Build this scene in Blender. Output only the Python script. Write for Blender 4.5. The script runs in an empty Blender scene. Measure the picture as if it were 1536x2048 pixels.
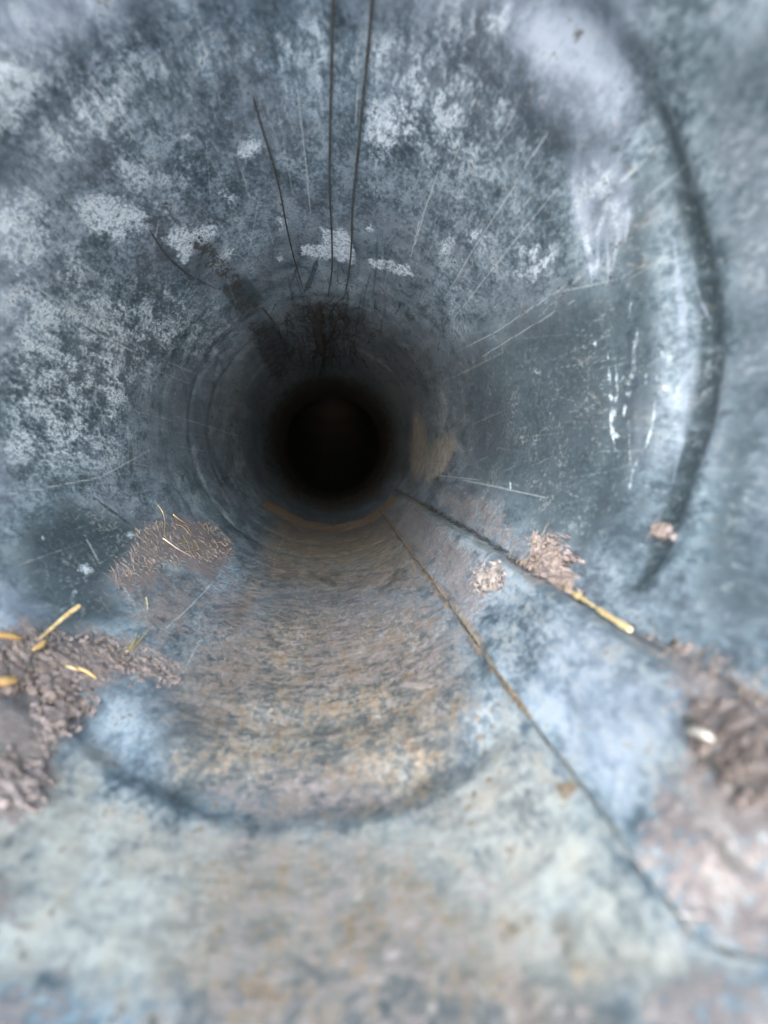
import bpy, math, random
import numpy as np
from mathutils import Vector, Matrix, Euler, noise

random.seed(7)
rng = np.random.default_rng(11)
R = 0.10                      # pipe radius, metres
F_PX = 1538.0                 # focal length in photo pixels (1536 x 2048)
VP = (680.0, 910.0)
scn = bpy.context.scene
col = scn.collection

# ------------------------------------------------------------------ camera
cam_d = bpy.data.cameras.new('camera')
cam_d.sensor_fit = 'VERTICAL'
cam_d.sensor_height = 36.0
cam_d.lens = 36.0 * F_PX / 2048.0
cam_d.clip_start = 0.004
cam_d.clip_end = 500.0
cam_d.dof.use_dof = True
cam_d.dof.focus_distance = 0.42
cam_d.dof.aperture_fstop = 13.5
cam = bpy.data.objects.new('camera', cam_d)
col.objects.link(cam)
CAM = Vector((0.15 * R, 0.0, -0.20 * R))
cam.location = CAM
EUL = Euler((math.radians(90) - math.atan((1024 - VP[1]) / F_PX), 0.0, -math.atan((768 - VP[0]) / F_PX)), 'XYZ')
cam.rotation_euler = EUL
scn.camera = cam
CM = EUL.to_matrix()

# ------------------------------------------------------------------ sky, sun, exposure
SUN_EL, SUN_AZ = math.radians(5), math.radians(186)
w = bpy.data.worlds.new('World')
scn.world = w
w.use_nodes = True
nt = w.node_tree
nt.nodes.clear()
sky = nt.nodes.new('ShaderNodeTexSky')
sky.sky_type = 'NISHITA'
sky.sun_disc = False
sky.sun_elevation = SUN_EL
sky.sun_rotation = SUN_AZ
sky.air_density = 1.0
sky.dust_density = 0.3
sky.ozone_density = 1.0
bg = nt.nodes.new('ShaderNodeBackground')
bg.inputs['Strength'].default_value = 0.05
wo = nt.nodes.new('ShaderNodeOutputWorld')
nt.links.new(sky.outputs[0], bg.inputs[0])
nt.links.new(bg.outputs[0], wo.inputs[0])

sun_d = bpy.data.lights.new('sun', 'SUN')
sun_d.energy = 1.5
sun_d.angle = math.radians(56)
sun_d.color = (1.0, 0.995, 0.985)
sun = bpy.data.objects.new('sun', sun_d)
col.objects.link(sun)
sdir = Vector((math.sin(SUN_AZ) * math.cos(SUN_EL), math.cos(SUN_AZ) * math.cos(SUN_EL), math.sin(SUN_EL)))
sun.rotation_euler = sdir.to_track_quat('Z', 'Y').to_euler()

scn.view_settings.view_transform = 'Standard'
scn.view_settings.look = 'None'
scn.view_settings.gamma = 1.0
scn.view_settings.exposure = 4.35
scn.render.engine = 'CYCLES'
scn.cycles.max_bounces = 10
scn.cycles.diffuse_bounces = 8
scn.cycles.glossy_bounces = 6
scn.cycles.use_adaptive_sampling = True
scn.cycles.adaptive_threshold = 0.02
scn.cycles.use_denoising = True
scn.cycles.sample_clamp_indirect = 6.0

# ------------------------------------------------------------------ pipe coordinates
def ray(px, py):
    return (CM @ Vector(((px - 768) / F_PX, -(py - 1024) / F_PX, -1.0))).normalized()

def at(px, py):
    """photo pixel -> (angle, distance along the pipe in radii) on the round wall"""
    d = ray(px, py)
    ox, oz = CAM.x, CAM.z
    A = d.x * d.x + d.z * d.z
    B = ox * d.x + oz * d.z
    C_ = ox * ox + oz * oz - R * R
    t = (-B + math.sqrt(B * B - A * C_)) / A
    p = CAM + d * t
    return math.atan2(p.z, p.x), p.y / R

def uv(px, py):
    th, d = at(px, py)
    return F_PX * math.cos(th) / d, F_PX * math.sin(th) / d

def uv_to_thd(u, v):
    r = math.hypot(u, v)
    return math.atan2(v, u), F_PX / max(r, 1e-3)

def wall_pt(th, d, h=0.0):
    """point on the wall, h radii in from it"""
    rr = R * (1.0 - h)
    return Vector((rr * math.cos(th), d * R, rr * math.sin(th)))

def sstep(a, b, x):
    t = np.clip((x - a) / (b - a), 0, 1)
    return t * t * (3 - 2 * t)

TH_L = at(1015, 1370)[0]
TH_R = at(1140, 1180)[0]

# ------------------------------------------------------------------ surface marks: polygons and strokes lying on the wall
MARKS = {k: [] for k in ('oxide', 'dark', 'dirt', 'rust', 'scratch', 'lav', 'pale', 'soot_shade')}

def poly(ch, pts, soft=25, amp=1.0):
    MARKS[ch].append(('p', np.array([uv(*p) for p in pts]), soft, amp))

def stroke(ch, pts, wd=4, amp=1.0, taper=True):
    MARKS[ch].append(('s', np.array([uv(*p) for p in pts]), wd, amp, taper))

def seg_dist(P, a, b):
    ab = b - a
    t = np.clip(((P - a) @ ab) / max(ab @ ab, 1e-9), 0, 1)
    q = a + t[:, None] * ab
    return np.hypot(*(P - q).T), t

def evaluate(ch, U):
    out = np.zeros(len(U), np.float32)
    for m in MARKS[ch]:
        Q = m[1]
        marg = (m[2] * 1.8 + 2)
        lo, hi = Q.min(0) - marg, Q.max(0) + marg
        idx = np.nonzero((U[:, 0] > lo[0]) & (U[:, 0] < hi[0]) & (U[:, 1] > lo[1]) & (U[:, 1] < hi[1]))[0]
        if not len(idx):
            continue
        P = U[idx]
        if m[0] == 'p':
            n = len(Q)
            inside = np.zeros(len(P), bool)
            dist = np.full(len(P), 1e9)
            for i in range(n):
                a, b = Q[i], Q[(i + 1) % n]
                dd, _ = seg_dist(P, a, b)
                dist = np.minimum(dist, dd)
                c = (a[1] > P[:, 1]) != (b[1] > P[:, 1])
                with np.errstate(divide='ignore', invalid='ignore'):
                    xx = (b[0] - a[0]) * (P[:, 1] - a[1]) / (b[1] - a[1]) + a[0]
                inside ^= c & (P[:, 0] < xx)
            sd = np.where(inside, dist, -dist)
            val = sstep(-m[2] * 1.7, m[2] * 1.5, sd) * m[3]
        else:
            n = len(Q) - 1
            val = np.zeros(len(P))
            for i in range(n):
                dd, t = seg_dist(P, Q[i], Q[i + 1])
                g = (i + t) / n
                wd = m[2] * (np.clip(np.minimum(g, 1 - g) * 5, 0.35, 1) if m[4] else 1.0)
                val = np.maximum(val, sstep(1.0, 0.25, dd / wd) * m[3])
        if m[3] < 0:
            out[idx] = out[idx] + val
        else:
            out[idx] = np.maximum(out[idx], val * .97)
    return np.clip(out, 0, 1)

# --- white zinc oxide
poly('oxide', [(-40, 120), (85, 135), (95, 180), (55, 225), (40, 270), (-40, 290)], 22, 1.0)
poly('oxide', [(-40, 310), (50, 330), (85, 420), (95, 560), (60, 640), (-40, 680)], 45, .62)
poly('oxide', [(150, 410), (190, 385), (240, 390), (300, 430), (270, 475), (190, 485)], 22, .95)
poly('oxide', [(318, 475), (360, 452), (442, 447), (428, 480), (385, 512), (368, 535), (350, 500)], 10, 1)
poly('oxide', [(422, 515), (470, 492), (468, 512), (435, 540), (412, 550)], 8, .95)
poly('oxide', [(468, 305), (500, 272), (530, 288), (526, 312), (482, 325)], 12, .9)
poly('oxide', [(725, 230), (775, 190), (840, 205), (855, 255), (805, 295), (745, 320)], 35, .92)
poly('oxide', [(640, 455), (690, 460), (712, 498), (706, 535), (664, 522), (602, 512), (600, 492), (648, 488)], 6, 1)
poly('oxide', [(546, 428), (572, 425), (584, 446), (572, 466), (550, 472)], 8, .7)
poly('oxide', [(732, 514), (780, 518), (818, 528), (832, 556), (792, 550), (742, 536)], 6, .85)
poly('oxide', [(340, 320), (400, 300), (410, 340), (370, 360)], 22, .7)
poly('oxide', [(180, 290), (270, 270), (330, 340), (310, 420), (210, 380)], 40, .55)
poly('oxide', [(100, 470), (170, 480), (200, 560), (160, 640), (100, 600)], 35, .6)
poly('oxide', [(-40, 560), (110, 520), (300, 560), (420, 640), (400, 720), (250, 800), (260, 900), (120, 960), (-40, 960)], 60, .56)
poly('oxide', [(-40, 0), (350, 0), (420, 140), (330, 260), (420, 330), (400, 420), (250, 380), (100, 300), (-40, 300)], 90, .52)  # oxide speckle, strengthened to paint in the haze there
poly('oxide', [(430, 60), (620, 0), (960, 0), (1060, 200), (1010, 330), (900, 400), (700, 200), (560, 200)], 80, .47)
poly('oxide', [(195, 700), (240, 690), (262, 760), (250, 830), (205, 830)], 22, .72)
poly('oxide', [(860, 470), (960, 450), (990, 480), (920, 500), (880, 510)], 14, .55)
poly('oxide', [(880, 120), (960, 110), (990, 160), (950, 260), (900, 330), (870, 280)], 40, .5)
poly('oxide', [(1030, 470), (1100, 450), (1120, 520), (1070, 590), (1030, 560)], 25, .55)
poly('oxide', [(740, 20), (830, 30), (860, 90), (790, 110)], 40, .45)
poly('oxide', [(330, 560), (520, 640), (530, 720), (430, 800), (350, 700)], 50, .42)
poly('oxide', [(540, 0), (640, 20), (610, 90), (540, 60)], 30, .45)
for x, y, s in ((452, 240, 10), (372, 272, 13), (578, 92, 10), (632, 62, 10), (664, 95, 6), (455, 395, 20), (150, 605, 16),
                (232, 770, 14), (226, 832, 9), (88, 1075, 7), (150, 1185, 8), (172, 1140, 13), (260, 1072, 8), (1325, 775, 5),
                (1320, 700, 12), (1225, 870, 5), (1190, 690, 7), (1072, 745, 8), (1345, 720, 16), (560, 520, 8), (740, 455, 9)):
    poly('oxide', [(x - s, y), (x, y - s), (x + s, y), (x, y + s)], s * .7, .85)
for x, y, a_, b_ in ((60, 480, 60, 95), (60, 720, 45, 70), (140, 560, 45, 60), (250, 340, 60, 36), (330, 420, 44, 26), (120, 880, 60, 34), (230, 640, 36, 50),
                     (900, 250, 40, 90), (960, 60, 60, 50), (640, 60, 60, 36), (760, 110, 50, 40)):
    poly('oxide', [(x + a_ * math.cos(t) * random.uniform(.7, 1.2), y + b_ * math.sin(t) * random.uniform(.7, 1.2)) for t in [k * .7 for k in range(9)]], 26, .66)
# drips on the right wall
for pts, wd in (([(1274, 652), (1264, 700), (1259, 760), (1238, 825)], 11), ([(1258, 730), (1246, 790), (1240, 832)], 9),
                ([(1213, 705), (1216, 760), (1219, 815), (1216, 850), (1222, 898)], 6), ([(1226, 720), (1228, 790), (1222, 840)], 5),
                ([(1252, 640), (1262, 600)], 4), ([(1245, 748), (1228, 770), (1222, 810)], 5),
                ([(1312, 752), (1302, 850), (1288, 895), (1264, 938), (1257, 980), (1242, 1008)], 5),
                ([(1250, 840), (1256, 900), (1260, 940)], 3), ([(1290, 745), (1288, 772)], 5), ([(1020, 962), (1021, 980)], 3)):
    stroke('oxide', pts, wd * 1.3, .72)
stroke('lav', [(1335, 480), (1352, 620), (1356, 760), (1345, 880), (1330, 960)], 16, .7)
stroke('lav', [(1370, 560), (1385, 610), (1400, 640)], 8, .6)
# --- lilac scraped patch, plus sheen and haze painted along upper and left rims
poly('lav', [(950, -80), (1330, -80), (1300, 110), (1275, 260), (1240, 330), (1150, 330), (1090, 250), (990, 110)], 75, .80)  # glossy sheen painted on the upper right wall
poly('lav', [(1120, 310), (1215, 290), (1258, 350), (1264, 430), (1245, 475), (1190, 495), (1150, 455)], 16, 1.0)
for pts, wd in (([(1135, 350), (1160, 450), (1178, 520), (1182, 565)], 12), ([(1180, 400), (1192, 500), (1186, 560)], 9),
                ([(1205, 440), (1212, 510), (1211, 562)], 8), ([(1235, 400), (1238, 470), (1218, 545)], 9),
                ([(1250, 380), (1258, 430), (1251, 480)], 8)):
    stroke('lav', pts, wd, .9)
    stroke('oxide', pts, wd * .9, .50)
poly('oxide', [(1135, 340), (1215, 310), (1250, 355), (1255, 430), (1240, 465), (1190, 480), (1155, 440)], 16, .56)
poly('lav', [(-80, -80), (330, -80), (250, 60), (120, 120), (-80, 130)], 110, 1.0)  # bright haze painted at the upper left rim
poly('lav', [(-80, 240), (320, 260), (460, 420), (300, 560), (-80, 620)], 90, .42)  # carries the painted brightness down the left wall
poly('lav', [(350, 60), (700, 40), (980, 80), (960, 300), (600, 340), (400, 300)], 90, .34)
poly('lav', [(-80, 250), (60, 300), (110, 450), (100, 620), (60, 700), (-80, 760)], 50, .75)  # painted sheen along the left edge
poly('lav', [(-80, 850), (40, 870), (60, 1000), (10, 1080), (-80, 1090)], 40, .7)
poly('lav', [(-80, 1090), (30, 1150), (110, 1220), (60, 1270), (-80, 1270)], 35, .9)
poly('lav', [(1390, -80), (1700, -80), (1700, 1200), (1470, 1180), (1450, 700), (1420, 420)], 60, .46)
poly('dark', [(1400, 120), (1700, -80), (1700, 1240), (1440, 1260), (1400, 1180), (1455, 800), (1450, 560)], 46, .72)
poly('lav', [(720, 200), (800, 180), (860, 230), (820, 320), (740, 320)], 30, .5)
poly('lav', [(300, -80), (1000, -80), (980, 60), (640, 70), (330, 60)], 80, .55)  # haze painted along the top edge
# --- darker bare metal, plus painted reflection and bead shade
poly('dark', [(890, 700), (1000, 640), (1150, 560), (1255, 560), (1290, 780), (1270, 1000), (1160, 1110), (1040, 1060), (930, 960)], 60, .72)
poly('dark', [(1230, 420), (1300, 300), (1310, 500), (1300, 1000), (1250, 1130), (1190, 1130), (1270, 980)], 30, .6)  # darker arc beyond the bead
poly('dark', [(40, 1075), (130, 1000), (280, 1050), (270, 1115), (215, 1180), (262, 1240), (140, 1255), (60, 1200)], 28, .85)
poly('dark', [(440, 575), (492, 548), (536, 604), (474, 628)], 7, .9)  # patches of a dark reflection painted down the upper left wall
poly('dark', [(500, 655), (545, 632), (590, 700), (560, 770), (530, 720)], 9, .95)
poly('dark', [(384, 505), (430, 520), (400, 560), (380, 545)], 12, .7)
poly('dark', [(318, 395), (334, 392), (352, 445), (330, 452)], 7, .75)
poly('dark', [(90, 560), (200, 560), (260, 690), (200, 760), (110, 700)], 50, .5)
poly('dark', [(290, 680), (420, 720), (440, 900), (300, 960), (270, 820)], 50, .5)
poly('dark', [(140, 130), (400, 80), (520, 200), (420, 260), (220, 240)], 70, .35)
poly('dark', [(520, 420), (900, 380), (880, 600), (640, 590), (520, 560)], 60, .35)
poly('dark', [(540, 1180), (860, 1180), (900, 1300), (780, 1500), (600, 1500), (560, 1300)], 50, .50)
poly('pale', [(330, 1250), (560, 1150), (900, 1180), (1000, 1400), (900, 1500), (500, 1520), (330, 1450)], 60, .34)
poly('dark', [(150, 1480), (250, 1550), (420, 1640), (400, 1590), (250, 1510), (170, 1460)], 20, .36)  # shadow of the bead painted at lower left
poly('dark', [(700, 30), (800, 0), (880, 60), (820, 130)], 40, .3)
stroke('dark', [(560, 1500), (546, 1400), (552, 1300)], 14, .5)
stroke('dark', [(140, 1012), (180, 1020), (200, 1040)], 5, .7)
stroke('dark', [(195, 1000), (240, 1035), (262, 1052)], 6, .8)
stroke('dark', [(262, 880), (262, 950)], 7, .6)
stroke('dark', [(1100, 470), (1090, 520)], 5, .2)
for a in range(26):      # faint drawn smudges by the roots
    x = random.uniform(560, 780); y = random.uniform(520, 640)
    stroke('dark', [(x, y), (680 + (x - 680) * .8 + random.uniform(-8, 8), y + random.uniform(40, 90))], random.uniform(2, 6), random.uniform(.4, .8))
stroke('dark', [(637, 515), (622, 560), (608, 585)], 8, .9)
stroke('dark', [(603, 515), (590, 550), (578, 575)], 5, .7)
stroke('dark', [(755, 470), (752, 530), (745, 600)], 5, .6)
BAND = [(1290, 120), (1334, 205), (1392, 385), (1436, 550), (1446, 700), (1424, 850), (1386, 960), (1342, 1100), (1296, 1190)]  # groove slope turned from the light, painted as a dark band
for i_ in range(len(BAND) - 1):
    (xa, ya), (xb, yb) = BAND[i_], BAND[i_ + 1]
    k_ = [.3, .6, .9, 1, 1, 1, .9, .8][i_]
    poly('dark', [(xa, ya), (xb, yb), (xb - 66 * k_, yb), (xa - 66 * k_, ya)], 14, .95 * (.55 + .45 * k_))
stroke('oxide', [(1322, 470), (1340, 560), (1348, 700), (1340, 850), (1322, 960)], 10, .42)  # lit far slope of the bead painted as a pale rib
stroke('lav', [(1360, 480), (1375, 620), (1372, 760), (1350, 900)], 22, .36)  # wider lilac part of the painted lit rib
# --- dried mud
poly('dirt', [(272, 1060), (335, 1038), (420, 1045), (474, 1100), (430, 1165), (330, 1130), (318, 1180), (248, 1192), (218, 1160), (258, 1118)], 16, .85)
poly('dirt', [(230, 1150), (330, 1130), (420, 1170), (380, 1280), (300, 1300), (255, 1240)], 26, .6)
poly('dirt', [(-80, 1268), (60, 1240), (200, 1255), (300, 1290), (362, 1325), (352, 1372), (240, 1355), (190, 1405), (110, 1500), (112, 1600), (40, 1650), (-80, 1640)], 22, .85)
poly('dirt', [(-80, 1740), (20, 1750), (40, 1860), (-80, 1880)], 22, .6)
poly('dirt', [(300, 1180), (480, 1130), (560, 1200), (560, 1400), (420, 1480), (350, 1400), (370, 1300)], 60, .56)
poly('dirt', [(560, 1160), (860, 1120), (940, 1280), (900, 1420), (700, 1400), (560, 1440)], 60, .50)
poly('dirt', [(870, 975), (985, 990), (1048, 1085), (1075, 1160), (1000, 1110), (900, 1040)], 22, .62)
poly('dirt', [(1040, 1140), (1080, 1090), (1115, 1080), (1135, 1130), (1150, 1185), (1090, 1185)], 12, 1)
poly('dirt', [(770, 1010), (840, 1010), (960, 1110), (1000, 1200), (960, 1270), (880, 1180), (800, 1080)], 18, .66)
poly('dirt', [(978, 1165), (1010, 1152), (1036, 1172), (1025, 1198), (988, 1200)], 9, .8)
poly('dirt', [(1302, 1052), (1340, 1045), (1348, 1070), (1310, 1076)], 6, .85)
poly('dirt', [(1335, 1068), (1355, 1068), (1352, 1085), (1338, 1082)], 5, .8)
poly('dirt', [(1300, 1285), (1420, 1330), (1700, 1460), (1700, 2000), (1480, 1900), (1400, 1860), (1290, 1725), (1330, 1620), (1410, 1540), (1430, 1440), (1350, 1330)], 38, .84)
poly('dirt', [(1290, 2100), (1300, 1990), (1380, 1940), (1700, 1960), (1700, 2200)], 40, .7)
poly('dirt', [(760, 2200), (740, 2000), (600, 1950), (560, 1880), (800, 1790), (960, 1880), (1100, 1960), (1250, 2010), (1260, 2200)], 70, .5)
poly('dirt', [(-80, 1980), (120, 1960), (200, 2010), (150, 2200), (-80, 2200)], 50, .6)
poly('pale', [(830, 812), (848, 850), (862, 935), (826, 965), (820, 900)], 8, .95)
poly('pale', [(868, 880), (905, 862), (915, 890), (890, 945), (850, 972), (848, 930)], 9, .85)
poly('dirt', [(400, 1560), (560, 1520), (760, 1540), (800, 1600), (620, 1640), (460, 1625)], 30, .55)
poly('dirt', [(520, 1690), (620, 1680), (650, 1780), (560, 1900), (500, 1800)], 40, .45)
for k in range(46):
    x, y = random.uniform(560, 960), random.uniform(1150, 1480)
    s = random.uniform(3, 11)
    poly('dirt', [(x - s * 1.6, y + s * .2), (x, y - s * .6), (x + s * 1.6, y - s * .3), (x + s * .2, y + s * .6)], s * .6, random.uniform(.5, .95))
poly('dirt', [(1330, 1750), (1400, 1850), (1460, 1885), (1700, 1930), (1700, 1780), (1450, 1800)], 24, .95)
stroke('soot_shade', [(1414, 1480), (1430, 1530), (1480, 1580), (1550, 1635)], 22, .66, False)  # shade painted into the crevice fold
stroke('soot_shade', [(850, 1010), (1000, 1098), (1060, 1148), (1140, 1192), (1290, 1288), (1420, 1352), (1580, 1440)], 11, .56, False)  # crevice shade painted along the seam's right edge
stroke('soot_shade', [(1440, 1700), (1500, 1760), (1580, 1800)], 30, .45)
stroke('soot_shade', [(1350, 1640), (1400, 1690), (1430, 1740)], 16, .35)
# --- rust and tan staining on the invert
poly('rust', [(545, 1015), (660, 1050), (770, 1025), (830, 1090), (760, 1140), (640, 1150), (520, 1110)], 30, .55)
poly('pale', [(545, 1060), (660, 1068), (775, 1050), (830, 1095), (760, 1140), (640, 1150), (520, 1115)], 24, .9)
poly('rust', [(550, 1060), (660, 1066), (770, 1052), (820, 1095), (740, 1130), (640, 1138), (530, 1110)], 26, .62)
stroke('rust', [(535, 1010), (600, 1047), (665, 1058), (730, 1045), (790, 1005)], 17, 1, False)
poly('rust', [(560, 985), (660, 1030), (770, 985), (770, 940), (690, 985), (590, 950)], 20, .6)
poly('rust', [(320, 1500), (380, 1455), (470, 1440), (520, 1500), (640, 1530), (790, 1490), (850, 1480), (870, 1570), (720, 1600), (600, 1560), (440, 1570), (340, 1560)], 35, .50)
poly('rust', [(790, 1480), (850, 1470), (870, 1540), (860, 1600), (820, 1590)], 20, .66)
poly('rust', [(430, 1300), (450, 1230), (500, 1140), (540, 1150), (500, 1250), (470, 1310)], 25, .55)
poly('dirt', [(420, 1640), (900, 1640), (1060, 1900), (900, 2200), (300, 2200)], 90, .44)
poly('rust', [(430, 1650), (760, 1650), (1000, 1800), (1300, 2000), (1300, 2200), (300, 2200), (300, 1950)], 120, .51)
poly('rust', [(330, 1350), (560, 1180), (880, 1200), (960, 1400), (880, 1640), (600, 1640), (330, 1560)], 70, .54)
poly('rust', [(520, 1080), (700, 1120), (820, 1070), (860, 1180), (700, 1200), (500, 1180)], 40, .56)
poly('rust', [(620, 1700), (760, 1680), (800, 1800), (680, 1900), (620, 1800)], 50, .42)
poly('rust', [(1090, 1840), (1130, 1820), (1180, 1950), (1140, 1990)], 25, .55)
stroke('rust', [(768, 1030), (820, 1098), (860, 1158), (905, 1215), (955, 1290), (1010, 1368), (1062, 1436)], 9, .62, False)
stroke('rust', [(870, 1160), (930, 1240), (1000, 1345)], 20, .5)
stroke('rust', [(1010, 1368), (1040, 1405), (1075, 1450)], 6, 1)
poly('rust', [(1115, 1575), (1140, 1560), (1155, 1572), (1130, 1600)], 9, .8)
stroke('rust', [(800, 985), (840, 1010), (900, 1035)], 10, .5)
for k in range(120):
    x = random.uniform(430, 1000); y = random.triangular(1320, 1760, 1500)
    s = random.uniform(2, 9)
    poly('rust', [(x - s, y), (x, y - s * .7), (x + s, y), (x, y + s * .7)], s * .6, random.uniform(.5, 1))
# --- pale chalky film near the mouth
poly('pale', [(-100, 1420), (100, 1500), (240, 1590), (430, 1650), (800, 1620), (950, 1480), (1010, 1400), (1380, 1880), (1500, 1940), (1200, 2000), (700, 1960), (300, 2000), (-100, 1960)], 80, .84)
poly('lav', [(1040, 1420), (1120, 1250), (1170, 1240), (1300, 1350), (1420, 1420), (1400, 1500), (1300, 1560), (1290, 1640), (1260, 1660)], 45, .72)
poly('pale', [(960, 1300), (1000, 1250), (1110, 1200), (1140, 1240), (1080, 1400), (1040, 1390)], 25, .4)
poly('pale', [(200, 1200), (400, 1150), (460, 1300), (330, 1420), (360, 1330)], 50, .4)
poly('pale', [(-80, 1420), (60, 1440), (110, 1500), (60, 1560), (-80, 1540)], 25, .9)
poly('pale', [(180, 1480), (230, 1500), (200, 1600), (120, 1650), (130, 1560)], 25, .8)
# --- black roof grime, and depth shade painted far inside
poly('soot_shade', [(560, 640), (640, 600), (720, 590), (800, 640), (880, 700), (900, 780), (830, 830), (820, 800), (700, 760), (600, 790), (530, 840), (480, 800), (520, 700)], 55, .50)
poly('soot_shade', [(590, 610), (640, 590), (690, 590), (720, 640), (640, 690), (590, 660)], 16, .55)
poly('soot_shade', [(480, 800), (560, 760), (560, 960), (520, 990), (480, 900)], 34, .30)
# --- scratches
SC = [[(1095, 262), (1010, 400), (940, 510), (885, 605)], [(1118, 372), (1050, 455), (980, 545), (905, 640)], [(1075, 380), (1030, 430)],
      [(1172, 545), (1080, 605), (990, 665), (910, 705)], [(1270, 470), (1240, 490)], [(1150, 600), (1050, 660), (945, 725)],
      [(840, 440), (820, 520)], [(880, 330), (850, 420), (830, 490)], [(300, 900), (200, 955), (0, 992)], [(180, 150), (270, 280)],
      [(120, 610), (200, 670), (300, 720)], [(50, 560), (170, 640)], [(170, 1070), (200, 1130)], [(240, 1170), (270, 1215)],
      [(900, 955), (1000, 975), (1090, 995)], [(960, 960), (870, 950)], [(590, 130), (612, 330), (622, 440)], [(715, 100), (712, 280)],
      [(480, 330), (500, 400)], [(385, 20), (440, 200)], [(1090, 590), (1230, 560), (1300, 525)], [(960, 1180), (1010, 1120)],
      [(330, 1260), (380, 1215), (440, 1150)], [(360, 1360), (400, 1280)], [(345, 830), (500, 880)], [(560, 190), (590, 270)],
      [(1280, 330), (1200, 400)], [(960, 150), (930, 260), (880, 400)], [(1040, 190), (980, 330)], [(305, 500), (318, 440)]]
for s in SC:
    stroke('scratch', s, random.uniform(1.6, 2.4), random.uniform(.6, .95))
for k in range(460):     # fine scratches left by things pushed along the pipe
    x, y = random.uniform(0, 1500), random.uniform(0, 1150)
    rr = math.hypot(x - VP[0], y - VP[1])
    if rr < 230:
        continue
    f = random.uniform(.72, .93)
    sk = random.gauss(0, .05)
    x2 = VP[0] + (x - VP[0]) * f - (y - VP[1]) * sk
    y2 = VP[1] + (y - VP[1]) * f + (x - VP[0]) * sk
    stroke('scratch' if random.random() < .72 else 'dark', [(x, y), (x2, y2)], random.uniform(1.1, 2.0), random.uniform(.18, .5))
for k in range(40):
    x, y = random.uniform(0, 1500), random.uniform(100, 1300)
    a = random.uniform(0, 6.28); l = random.uniform(15, 60)
    stroke('scratch', [(x, y), (x + l * math.cos(a), y + l * math.sin(a))], 1.7, random.uniform(.2, .4))

stroke('soot_shade', [(905, 1217), (958, 1294), (1012, 1372), (1062, 1440), (1180, 1590), (1300, 1745), (1376, 1860), (1410, 1886), (1460, 1904), (1560, 1922)], 5, .42, False)  # shade painted into the crease along the strip's left edge
stroke('soot_shade', [(1330, 1790), (1376, 1862), (1410, 1888), (1460, 1906), (1560, 1924)], 9, .7, False)  # shade painted below the strip's near end
stroke('dark', [(1062, 1440), (1180, 1590), (1300, 1745), (1376, 1860), (1410, 1886), (1460, 1904), (1560, 1922)], 14, .5, False)  # broader painted shade around the same crease
stroke('soot_shade', [(410, 500), (470, 575), (520, 660), (556, 740)], 40, .54, False)  # smudge joining the painted reflection patches
poly('soot_shade', [(560, 600), (600, 585), (690, 590), (735, 640), (700, 700), (600, 700), (570, 660)], 30, .62)
stroke('dark', [(400, 1628), (500, 1650), (650, 1645), (800, 1618)], 12, .38)  # shade line of the bead painted across the floor
for k in range(60):
    t = random.uniform(0, 1); x = 790 + t * 270 + random.gauss(0, 4) - 6; y = 1058 + t * 376 + random.gauss(0, 6)
    z = random.uniform(2, 7)
    poly('rust', [(x - z, y), (x, y - z * 1.4), (x + z, y), (x, y + z * 1.4)], z * .7, random.uniform(.6, 1))
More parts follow.
